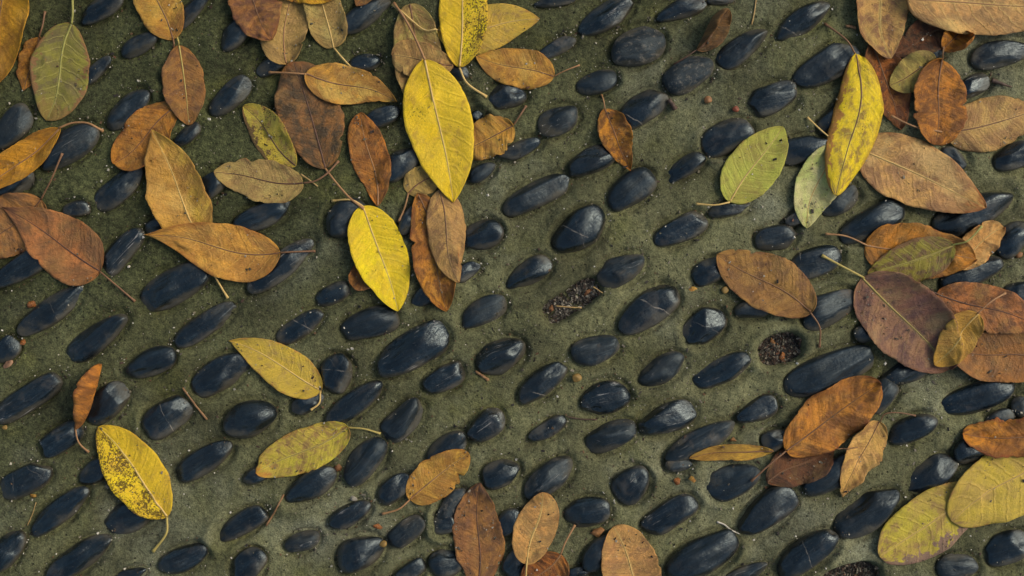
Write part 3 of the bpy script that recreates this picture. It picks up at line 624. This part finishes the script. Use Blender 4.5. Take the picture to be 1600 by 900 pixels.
L('ochre yellow leaf with its thin stalk pointing left over dark leaf', (479,116), (620,159), 64, 'ochre', [(450,114),(419,112)], a=.52, b=.92, bend=.05, sk='pink', rib='brown', vein=.35, blotch=.15, fold=(.15,.05), edge=.3)
L('dull brown leaf lying lengthwise beneath the large yellow leaf', (640,6), (662,174), 74, 'pale', None, a=.5, b=.55, blotch=.6, half=1, halfamt=.4, crk=1.2)
L('round pinkish tan leaf partly under the large yellow leaf top', (708,102), (612,86), 58, 'tan', None, a=.5, b=.42, blotch=.4, spots=.2, fold=(.1,.08), rib='brown')
L('yellow olive leaf pointing right behind the spotted yellow leaf', (684,47), (843,29), 72, 'mustard', [(664,46),(642,30),(612,4)], a=.55, b=.75, bend=-.06, sk='cream', vein=.3, blotch=.4, spots=.22, tip=.3, fold=(.1,.12))
L('small ochre leaf with curled edge right of the large yellow leaf', (802,196), (726,236), 60, 'ochre', [(812,180),(822,164)], a=.42, b=.5, fold=(.1,.2), crk=1.5, notch=((.25,0,.25,.05),), blotch=.3, sk='brown', rib='brown', wav=.06)
L('ochre leaf with dark midrib and thin stalk near top centre', (866,119), (744,88), 64, 'ochre', [(884,109),(906,100)], a=.5, b=.72, bend=.02, rib='brown', sk='pink', sr=.7, vein=.35, blotch=.25, edge=.35, fold=(.1,.12))
L('yellow leaf with black spotted right half at the top edge', (718,106), (727,-85), 76, 'yellow', [(730,130),(760,150)], a=.6, b=.7, sk='cream', rib='cream', spots=.62, spothalf=-1, half=1, halfamt=.75, fold=(.05,.12), sr=1.2, blotch=.1, vein=.15)
L('small ochre leaf under the tip of the large yellow leaf', (638,302), (694,258), 48, 'pale', [(632,322),(622,346)], a=.45, b=.7, sk='pink', rib='brown', blotch=.2)
L('copper red twisted leaf under a folded tan leaf', (652,302), (698,486), 70, 'orange', None, bend=.05, a=.7, b=.75, fold=(.15,-.2), roll=(.2,-.2), crk=1.7, blotch=.55, edge=.35)
L('folded tan leaf lying along a copper red one, below the large yellow leaf', (686,296), (717,442), 58, 'tan', None, bend=-.05, a=.5, b=.7, fold=(-.5,.1), roll=(-.9,.2), crk=1.3, blotch=.25, half=1, halfamt=.3, rib='brown')
L('largest yellow leaf, bright left half, stalk pointing up to the top edge', (664,94), (708,316), 106, 'yellow', [(650,62),(632,28),(614,2)], a=.66, b=.80, bend=.02, sk='pink', rib='cream', half=1, halfamt=.8, fold=(.03,.16), spots=.16, blotch=.2, tip=.12, tipc=(80,64,44), vein=.16, sr=1.3, edge=.15)
# --- centre and lower left
L('small brown leaf end showing beside the bright lemon leaf', (604,398), (551,448), 46, 'copper', None, a=.5, b=.4, blotch=.5)
L('bright lemon yellow leaf with pale stalk left of centre', (567,322), (622,486), 82, 'lemon', [(548,312),(517,313)], a=.58, b=.72, bend=.02, sk='cream', rib='cream', half=1, halfamt=.5, fold=(.02,.14), spots=.12, blotch=.0, vein=.3, tip=.12, tipc=(90,74,50), edge=.1)
L('dull yellow leaf pointing left, left of centre below the bright lemon leaf', (501,611), (358,533), 66, 'mustard', [(498,630),(485,641)], a=.5, b=1.0, bend=-.07, sk='cream', rib='cream', fold=(.1,.1), spots=.14, blotch=.35, vein=.35, edge=.4, half=1, halfamt=.4)
L('narrow curled brown leaf with a yellow edge at the left', (118,672), (156,569), 36, 'orange', [(122,692),(134,708)], bend=-.06, a=.7, b=.6, fold=(.3,.6), roll=(.4,1.2), crk=1.0, blotch=.5, sk='pink', half=1, halfamt=.6)
L('yellow leaf with densely spotted left half and brown tip at lower left', (261,808), (152,667), 86, 'yellow', [(258,835),(236,864)], a=.55, b=.68, bend=-.05, sk='olive', rib='cream', spots=.72, spothalf=1, half=-1, halfamt=.75, fold=(.12,.06), tip=.28, tipc=(112,84,46), vein=.25, sr=1.3)
L('olive yellow leaf with orange edge and blunt notched tip', (544,668), (401,737), 66, 'mustard', [(568,671),(593,679)], a=.42, b=.5, bend=.04, sk='olive', rib='olive', blotch=.9, edge=.4, tip=.35, tipc=(170,110,44), spots=.12, vein=.3, notch=((.97,1,.35,.03),), fold=(.05,.08))
L('ochre leaf with pink stalk between pebbles at bottom centre', (640,781), (733,709), 68, 'ochre', [(622,797),(596,805)], a=.45, b=.62, bend=.04, sk='pink', rib='ochre' if False else 'pink', vein=.3, blotch=.15, notch=((.72,1,.35,.03),), fold=(.1,.12), tip=.25)
L('copper brown leaf with dark tip upright at the bottom edge', (745,920), (750,754), 76, 'copper', None, a=.62, b=.82, rib='dark', crk=1.3, blotch=.35, tip=.35, tipc=(70,50,44), wav=.05, fold=(.1,.1))
L('crumpled orange brown leaf under an upright tan leaf at the bottom edge', (876,866), (818,925), 66, 'rust', [(884,848),(899,823)], crk=1.8, blotch=.35, sk='pink', a=.5)
L('upright tan leaf with cream midrib at the bottom edge', (823,880), (848,768), 68, 'tan', [(822,895),(821,915)], a=.5, b=.52, sk='cream', rib='cream', vein=.25, blotch=.2, edge=.25, fold=(.06,.05), bend=-.03)
L('broad tan leaf cut off by the bottom edge with blunt tip', (1003,945), (959,823), 92, 'tan', None, a=.45, b=.5, bend=-.06, rib='cream', blotch=.15, fold=(.08,.12), vein=.3, edge=.25)
# --- right of centre
L('small folded brown leaf with orange side near the top edge', (1090,77), (1140,14), 42, 'brown', [(1072,88),(1055,98)], bend=-.05, a=.65, b=.6, fold=(.7,.1), roll=(.5,.1), blotch=.3, half=-1, halfamt=.2, sk='dark', sr=.7)
L('small orange brown leaf with its stalk up, among pebbles right of centre', (945,170), (986,267), 50, 'orange', [(944,158),(941,146)], a=.6, b=1.1, bend=-.02, rib='brown', crk=1.3, blotch=.55, spots=.25, wav=.05, sk='pink', sr=.8)
L('pale green leaf with yellowish stalk pointing left, right of centre', (1140,316), (1224,198), 84, 'green', [(1118,320),(1089,318)], a=.5, b=.72, bend=.03, sk='cream', rib='cream', vein=.6, blotch=.1, spots=.14, edge=.12, fold=(.05,.08), tip=.15)
L('mint green leaf with brown specks under the long yellow leaf', (1310,226), (1260,357), 70, 'mint', [(1286,204),(1264,182)], a=.5, b=.7, bend=-.12, sk='cream', rib='cream', spots=.25, blotch=.2, fold=(.12,.2), vein=.3)
L('copper leaf with a long hooked stalk at right of centre', (1266,488), (1120,398), 86, 'copper', [(1281,512),(1283,543)], a=.5, b=.7, bend=-.05, sk='brown', blotch=.3, edge=.3, fold=(.1,.12), half=1, halfamt=.25, vein=.2)
# --- top right pile
L('dark brown leaf deep under the leaves at the top right', (1478,42), (1397,84), 58, 'darkbrown', None, blotch=.6, a=.5)
L('brown leaf under the long yellow leaf in the top right pile', (1362,66), (1408,202), 66, 'rust', None, blotch=.6, crk=1.4, a=.6, bend=.04)
L('small pale ochre leaf wedged in the middle of the top right pile', (1462,96), (1392,132), 54, 'pale', None, a=.5, b=.5, vein=.3, blotch=.15, rib='brown')
L('tan leaf with dark veins and a long stalk at the right edge', (1478,207), (1625,170), 80, 'tan', [(1432,198),(1394,180)], a=.58, b=.7, bend=-.06, sk='pink', rib='brown', vein=.4, blotch=.2, fold=(.1,.1), half=1, halfamt=.2)
L('large tan brown leaf lying right of the long yellow leaf', (1343,232), (1534,326), 104, 'tan', None, a=.5, b=.66, bend=.05, rib='cream', blotch=.35, edge=.35, tip=.35, tipc=(140,84,40), fold=(.08,.1), vein=.3)
L('brown leaf with short upright stalk in the top right pile', (1473,92), (1462,226), 86, 'orange', [(1473,84),(1474,74)], a=.5, b=.48, rib='brown', crk=1.4, blotch=.55, spots=.2, wav=.05, fold=(.08,.1), sk='pink', half=-1, halfamt=.5)
L('curled orange leaf scrap below the large tan leaf at top right', (1506,44), (1474,79), 40, 'orange', None, fold=(.5,.2), roll=(.6,0), a=.4, b=.6)
L('mauve tan leaf pointing down from the top edge at right', (1368,-75), (1391,93), 88, 'tan', None, a=.6, b=.72, bend=-.02, rib='cream', blotch=.6, tip=.3, tipc=(96,72,62), vein=.35, fold=(.1,.08), edge=.3, half=-1, halfamt=.4)
L('large tan leaf with pale ribs lying level along the top edge, right corner', (1414,0), (1668,8), 108, 'tan', None, a=.55, b=.7, rib='pink', blotch=.3, vein=.5, fold=(.1,.08), edge=.3, nv=10)
L('long yellow leaf folded like a trough, brown left side, top right', (1336,84), (1304,306), 76, 'yellow', [(1322,62),(1292,34)], a=.55, b=.62, bend=.15, sk='brown', rib='brown', fold=(-.15,-.3), roll=(-.5,-.9), blotch=.85, spots=.28, half=-1, halfamt=.0, edge=.55, edgec=(142,98,48), edgeside=-1, tip=.2, tipc=(120,92,74), sr=1.1)
# --- right pile
L('pale folded tan leaf at the right end of the right hand pile', (1488,412), (1572,354), 54, 'cream', None, a=.5, b=.5, fold=(.6,.1), crk=1.6, vein=.3, blotch=.2, rib='cream', spots=.15)
L('orange leaf with a pale stalk pointing left, under an olive brown leaf', (1354,383), (1522,405), 88, 'orange', [(1324,369),(1292,365)], a=.42, b=.72, bend=.0, sk='pink', crk=1.5, blotch=.25, wav=.05, fold=(.1,.15))
L('olive brown leaf with greenish veins lying on an orange leaf', (1487,383), (1358,427), 64, 'olive', [(1508,376),(1531,354)], a=.5, b=.72, bend=.06, sk='green', rib='olive', vein=.5, blotch=1.0, edgec=(104,76,46), fold=(.08,.05), edge=.3)
L('tan brown leaf at the right edge under the small ochre leaf', (1650,566), (1482,540), 84, 'copper', None, a=.5, b=.6, bend=.02, rib='brown', blotch=.2, half=-1, halfamt=.2, fold=(.08,.1))
L('reddish brown leaf at the right edge beneath a thin curved stalk', (1464,459), (1625,515), 74, 'copper', [(1455,455),(1446,450)], a=.5, b=.7, bend=.06, rib='dark', sk='dark', blotch=.5, edge=.3, fold=(.1,.08))
L('largest mauve brown leaf with greenish midrib in the right hand pile', (1350,434), (1486,578), 116, 'mauve', [(1320,418),(1284,399)], a=.5, b=.55, bend=.03, sk='olive', rib='olive', vein=.35, blotch=.38, edge=.35, fold=(.06,.08), half=-1, halfamt=.45, sr=1.2)
L('small ochre leaf with long curved stalk on top of the mauve leaf', (1527,490), (1463,571), 56, 'ochre', [(1545,471),(1571,458)], a=.5, b=.68, bend=.03, sk='pink', rib='ochre' if False else 'cream', fold=(.12,.05), blotch=.15, vein=.25)
# --- bottom right
L('thin ochre leaf seen edge on beside the dark red leaf stalk', (1209,705), (1077,716), 24, 'ochre', None, bend=-.05, a=.6, b=.6, fold=(.6,.4), roll=(.3,.3), crk=.6)
L('dark reddish brown leaf under the large copper orange leaf', (1198,753), (1303,693), 62, 'darkbrown', None, a=.6, b=.7, bend=-.05, rib='brown', blotch=.2, fold=(.08,.08))
L('large copper orange wrinkled leaf with stalk pointing lower left', (1228,705), (1374,599), 90, 'orange', [(1203,724),(1173,752)], a=.45, b=.5, bend=.0, rib='brown', sk='brown', crk=2.0, blotch=.45, wav=.04, fold=(.1,.12), vein=.35)
L('curled tan leaf with long twisted tip beside the copper orange leaf', (1375,659), (1318,778), 58, 'cream', [(1384,647),(1405,645),(1432,650)], a=.5, b=.85, bend=-.04, rib='brown', sk='brown', sr=.7, crk=1.4, fold=(.2,.3), roll=(.1,.3), blotch=.25, wav=.06, half=-1, halfamt=.1)
L('yellow leaf with brown margins at the bottom right, under a larger one', (1528,760), (1374,870), 92, 'mustard', None, a=.5, b=.5, bend=.05, rib='cream', blotch=.7, spots=.2, edge=.25, edgec=(112,88,78), edgeside=1, tip=.3, tipc=(110,80,62), vein=.3, fold=(.06,.06))
L('large yellow leaf at the right edge overlapping a brown edged one', (1665,690), (1487,815), 112, 'mustard', None, a=.5, b=.55, bend=.0, rib='cream', blotch=.15, spots=.12, edge=.2, spothalf=0, tip=.2, tipc=(110,80,60), vein=.45, fold=(.08,.08), half=1, halfamt=.2)
L('torn orange leaf at the right edge above the large yellow leaf', (1680,690), (1505,678), 66, 'orange', None, a=.5, b=.45, crk=1.8, blotch=.35, wav=.1, edge=.5, fold=(.15,.2), rib='brown')

# ------------------------------------------------------------------ small debris
def on(px, py, r=0.0):
    x, y = P(px, py, 0.003); return x, y, float(hget(np.array([x]), np.array([y]))[0])+r
def twig(name, label, cat, pts, r0, r1, mat, knob=0.0):
    W3 = [P(*p, 0.004) for p in pts]; sp = spline(W3, 14); f = np.linspace(0, 1, 14)
    hh = hget(sp[:, 0], sp[:, 1]); z = np.maximum(hh, np.maximum(hh[0]*(1-f)+hh[-1]*f, 0))+max(r0, r1)
    rr = (r0*(1-f)+r1*f)*(1+0.12*np.sin(f*17+len(label))); rr[0] *= 1+knob; rr[1] *= 1+knob*.7
    org = np.array([sp[:, 0].mean(), sp[:, 1].mean(), z.min()])
    Vt, q, tr = tube(np.stack([sp[:, 0], sp[:, 1], z], 1)-org, rr, 7)
    o = link(name, mixed_mesh(name, Vt, q, tr), mat); o.location = org
    return tag(o, label, cat)
M_TW1 = bark_mat('twig_brown', (104, 74, 46), (136, 102, 66)); M_TW2 = bark_mat('straw', (140, 112, 66), (166, 140, 90)); M_TW3 = bark_mat('twig_dark', (50, 36, 28), (78, 56, 42))
M_WH = bark_mat('dry_fibre', (168, 160, 146), (196, 190, 176))
twig('twig', 'thin straight brown twig left of the round pebble at lower left', 'twig', [(285,606),(304,632),(323,656)], .0011, .0013, M_TW1)
twig('twig', 'short straight twig slanting beside pebbles at bottom left of centre', 'twig', [(443,773),(430,798),(415,822)], .0010, .0013, M_TW1, .4)
twig('twig', 'thin straw coloured twig at the top edge right of centre', 'twig', [(1182,-4),(1179,18),(1175,38)], .0008, .0010, M_TW2)
twig('straw', 'pale straw stalk lying across the litter of the empty oblong socket', 'straw', [(868,478),(890,480),(909,481)], .0007, .0009, M_TW2)
twig('straw', 'short straw at the upper end of the oblong socket', 'straw', [(927,448),(935,453),(942,458)], .0007, .0006, M_TW2)
twig('dry_fibre', 'white dry fibre curled on mortar at lower right of centre', 'fibre', [(1121,816),(1132,820),(1142,828),(1156,835)], .0011, .0007, M_WH)
twig('twig', 'thin dark twig between two pebbles at bottom right of centre', 'twig', [(885,651),(905,655),(933,656)], .0007, .0009, M_TW3)
twig('stem', 'fine bent grass stem on mortar at lower left', 'stem', [(56,785),(50,802),(41,822)], .0006, .0006, M_TW2)
twig('stem', 'short thin stem crossing under the two tan leaves', 'stem', [(470,272),(483,281),(496,291)], .0009, .0008, M_TW2)
twig('twig', 'thin brown twig between the dark red leaf and the curled tan leaf', 'twig', [(1305,700),(1322,699),(1338,698)], .0008, .0008, M_TW1)
twig('twig', 'small brown twig left of the top right leaf pile', 'twig', [(1322,40),(1330,41),(1338,43)], .0016, .0018, M_TW1)
twig('wood_chip', 'small grey brown wood chip below a scratched pebble at centre', 'chip', [(743,580),(753,587),(763,594)], .0016, .0020, M_TW1)
twig('bud_scale', 'dark pointed bud scale at the upper right', 'bud', [(1550,125),(1563,130),(1580,136)], .0032, .0008, M_TW3)
twig('bud_scale', 'dark brown bud husk right of the veined pebble near top', 'bud', [(1044,156),(1050,163),(1055,171)], .0026, .0030, M_TW3)
def nut(name, label, cat, px, py, L_, W_, ang, mat, seed, zk=.9):
    V, F, rs = pebble_geo(L_*S*.88, W_*S*.88, seed, base=ico(3), zk=zk); o = link(name, mesh_np(name, V, F), mat)
    o.location = on(px, py, W_*S*.34); o.rotation_euler = (0, 0, math.radians(ang)); return tag(o, label, cat)
M_NUT = bark_mat('nut_tan', (112, 76, 42), (138, 96, 54)); M_RED = bark_mat('berry_red', (98, 44, 24), (128, 64, 34)); M_OCH = bark_mat('grain_ochre', (112, 88, 40), (138, 110, 52))
M_SEED = bark_mat('seed_brown', (84, 58, 42), (150, 116, 88)); M_CHIP = bark_mat('gravel_grey', (110, 106, 94), (150, 146, 134))
nut('berry', 'round tan berry on mortar right of the veined pebble at top', 'berry', 1106, 156, 14, 13, 0, M_NUT, 1)
nut('berry', 'small glossy red brown berry above an angular pebble', 'berry', 1149, 171, 12, 11, 20, M_RED, 2)
nut('seed', 'striped brown seed lying at the far left edge', 'seed', 12, 570, 22, 13, 52, M_SEED, 3, .6)
nut('pebble_chip', 'small yellow stone chip on mortar near centre', 'stone chip', 901, 590, 17, 15, 30, M_OCH, 4)
nut('pebble_chip', 'small ochre stone chip under the copper leaf at right', 'stone chip', 1133, 453, 14, 12, 30, M_OCH, 5)
nut('pebble_chip', 'little tan chip at the far left under a long pebble', 'stone chip', 8, 668, 10, 8, 10, M_OCH, 6)
nut('pebble_chip', 'grey stone chip at the bottom left of centre', 'stone chip', 552, 780, 14, 9, -20, M_CHIP, 7)
nut('pebble_chip', 'pale round chip at the right edge beside the tan leaf', 'stone chip', 1594, 398, 14, 11, 10, M_NUT, 8)
nut('pebble_chip', 'ochre chip wedged between two pebbles at bottom centre', 'stone chip', 599, 850, 14, 12, 40, M_OCH, 9)
nut('pebble_chip', 'white stone chip on mortar at upper left', 'stone chip', 200, 417, 6, 6, 0, M_WH, 10)
M_FLAKE = {c: leaf_mat('flake_'+c, c, 50+i, spots=.1, blotch=.4) for i, c in enumerate(('copper', 'rust', 'ochre', 'darkbrown'))}
def flake(label, px, py, L_, W_, ang, c, seed):
    rs = np.random.RandomState(seed); n = 9; th = np.sort(rs.uniform(0, 6.28, n)); rr = rs.uniform(.7, 1.05, n)
    x = np.cos(th)*rr*L_*S/2; y = np.sin(th)*rr*W_*S/2; z = 0.0016*np.cos(2*th+seed)+rs.uniform(0, .001, n)
    V = [(0, 0, .001)]+list(zip(x, y, z)); V = V+[(a, b_, c_-.0005) for a, b_, c_ in V]
    T = [(0, 1+i, 1+(i+1) % n) for i in range(n)]; T2 = [(n+1, n+2+(i+1) % n, n+2+i) for i in range(n)]
    Q = [(1+i, n+2+i, n+2+(i+1) % n, 1+(i+1) % n) for i in range(n)]
    m = mixed_mesh('leaf_fragment', V, Q, T+T2); o = link('leaf_fragment', m, M_FLAKE[c])
    uv = m.uv_layers.new(name='UVMap')
    for lp in m.loops: p = m.vertices[lp.vertex_index].co; uv.data[lp.index].uv = (p.x*6+.4, p.y*6+.3)
    o.location = on(px, py, .0018); o.rotation_euler = (rs.uniform(-.2, .2), rs.uniform(-.2, .2), math.radians(ang)); return tag(o, label, 'leaf scrap')
flake('reddish leaf scrap left of the broad tan leaf at bottom', 934, 833, 28, 17, 25, 'copper', 1)
flake('orange leaf scrap on mortar below the pebble by the copper leaf', 1083, 453, 18, 12, 10, 'ochre', 2)
flake('small rust leaf scrap right of the knobbly pebble at bottom', 1058, 752, 15, 13, 60, 'rust', 3)
flake('ochre leaf scrap beside rust scrap under the thin ochre leaf', 1081, 748, 14, 12, 100, 'ochre', 4)
flake('dark red scrap between the olive yellow leaf and a pebble', 528, 732, 18, 16, 10, 'darkbrown', 5)
flake('rust scrap above the long pebble at the left', 49, 475, 16, 14, 20, 'rust', 6)
flake('small rust scrap left of the long pebble at left', 35, 535, 12, 11, 60, 'rust', 7)
flake('reddish brown scrap under the pebble at bottom centre', 590, 823, 16, 12, 0, 'rust', 8)
flake('brown scrap lying in the oblong socket', 921, 458, 20, 13, 40, 'darkbrown', 9)
flake('orange brown scrap lying in the round socket', 1226, 557, 16, 12, 30, 'rust', 10)
flake('brown scrap at the left end of the oblong socket', 862, 483, 14, 12, 80, 'darkbrown', 11)
flake('dark scrap in the upper part of the round socket', 1213, 535, 18, 12, 140, 'copper', 12)
flake('small tan scrap just right of a long muddy pebble above the thin ochre leaf', 1146, 688, 14, 9, 0, 'copper', 13)
flake('ochre scrap on mortar under the pebble at far left bottom', 50, 775, 14, 9, 15, 'ochre', 14)

# ------------------------------------------------------------------ uncountable litter and grit
def scatter(name, n, fn, mat, label, cat, parent=None):
    rs = np.random.RandomState(hash(name) % 1000 if False else sum(map(ord, name))); Vs, Fs, o_ = [], [], 0
    tet = np.array([(-1, -1, -.6), (1, -1, -.6), (1, 1, -.6), (-1, 1, -.6), (-1, -1, .6), (1, -1, .6), (1, 1, .6), (-1, 1, .6)])*.5
    fc = np.array([(3, 2, 1, 0), (4, 5, 6, 7), (0, 1, 5, 4), (1, 2, 6, 5), (2, 3, 7, 6), (3, 0, 4, 7)])
    for k in range(n):
        r = fn(rs)
        if r is None: continue
        x, y, z, sx, sy, sz = r; V = tet*(1+rs.uniform(-.45, .25, (8, 1)))*(sx, sy, sz)
        a, b_, c_ = rs.uniform(0, 6.28), rs.normal(0, .35), rs.normal(0, .35)
        R = np.array(Matrix.Rotation(a, 3, 'Z') @ Matrix.Rotation(b_, 3, 'X') @ Matrix.Rotation(c_, 3, 'Y'))
        Vs.append(V@R.T+(x, y, z)); Fs.append(fc+o_); o_ += 8
    o = link(name, mesh_np(name, np.concatenate(Vs), np.concatenate(Fs), False), mat, parent)
    return tag(o, label, cat, kind='stuff')
M_GRIT = island_mat('grit', [(0, lin((150, 146, 132))), (.22, lin((104, 98, 80))), (.5, lin((62, 58, 46))), (.68, lin((190, 186, 174))), (.76, lin((88, 66, 44))), (.9, lin((40, 38, 34)))])
M_LIT = island_mat('litter', [(0, lin((30, 25, 21))), (.3, lin((56, 40, 30))), (.48, lin((62, 58, 50))), (.7, lin((30, 27, 24))), (.80, lin((112, 106, 92))), (.94, lin((84, 54, 36)))])
M_GRAV = island_mat('socket_gravel', [(0, lin((44, 40, 36))), (.25, lin((74, 70, 62))), (.5, lin((34, 30, 27))), (.72, lin((110, 106, 96))), (.84, lin((60, 44, 34))), (.94, lin((150, 144, 128)))])
bare = lambda x, y: float(hget(np.array([x]), np.array([y]))[0]) < 0.006
def grit_fn(rs):
    if rs.rand() < .68:
        s = STONES[rs.randint(len(STONES))]; a = rs.uniform(0, 6.28); rr = 1.06+abs(rs.normal(0, .18)); t = math.radians(s[4])
        lx = math.cos(a)*s[2]/2*rr; ly = math.sin(a)*s[3]/2*rr; x, y = P(s[0]+lx*math.cos(t)-ly*math.sin(t), s[1]-lx*math.sin(t)-ly*math.cos(t))
    else: x, y = rs.uniform(-.62, .62), rs.uniform(-.36, .36)
    if not bare(x, y): return None
    d = min(.0024, .00055*math.exp(abs(rs.normal(0, .55)))); z = float(hget(np.array([x]), np.array([y]))[0])
    return x, y, z+d*.25, d*1.3, d, d
scatter('grit', 9000, grit_fn, M_GRIT, 'fine pale and dark sand grains strewn over the mortar', 'grit')
def crumb_fn(rs):
    if rs.rand() < .6:
        s = STONES[rs.randint(len(STONES))]; a = rs.uniform(0, 6.28); rr = 1.15+abs(rs.normal(0, .2)); t = math.radians(s[4])
        lx = math.cos(a)*s[2]/2*rr; ly = math.sin(a)*s[3]/2*rr; x, y = P(s[0]+lx*math.cos(t)-ly*math.sin(t), s[1]-lx*math.sin(t)-ly*math.cos(t))
    else: x, y = rs.uniform(-.05, .62), rs.uniform(-.36, .15)
    if not bare(x, y): return None
    d = rs.uniform(.0010, .0036); z = float(hget(np.array([x]), np.array([y]))[0])
    return x, y, z+.0004, d*1.3, d*rs.uniform(.3, .9), .0009
scatter('leaf_crumbs', 800, crumb_fn, M_LIT, 'tiny brown leaf crumbs scattered between the pebbles', 'leaf crumbs')
for s, nm in zip(SOCKETS, ('dark litter of chips filling the oblong empty socket', 'dark leaf litter in the rounded empty socket at right', 'dark leaf litter in the empty socket at the bottom edge')):
    def lit_fn(rs, s=s):
        a = rs.uniform(0, 6.28); rr = math.sqrt(rs.rand())*.93; t = math.radians(s[4])
        ex = 2/s[5]; lx = math.copysign(abs(math.cos(a))**ex, math.cos(a))*s[2]/2*rr; ly = math.copysign(abs(math.sin(a))**ex, math.sin(a))*s[3]/2*rr
        x, y = P(s[0]+lx*math.cos(t)-ly*math.sin(t), s[1]-lx*math.sin(t)-ly*math.cos(t))
        i = int((x-HX0)/HC); j = int((y-HY0)/HC); z = float(HG[min(max(i, 0), HNX-1), min(max(j, 0), HNY-1)])
        d = rs.uniform(.0010, .0032)
        return x, y, z+rs.uniform(.0003, .0026), d*rs.uniform(.8, 2.2), d*rs.uniform(.4, .9), d*.35
    scatter('leaf_litter', 1100, lit_fn, M_GRAV if 'oblong' in nm else M_LIT, nm, 'litter')
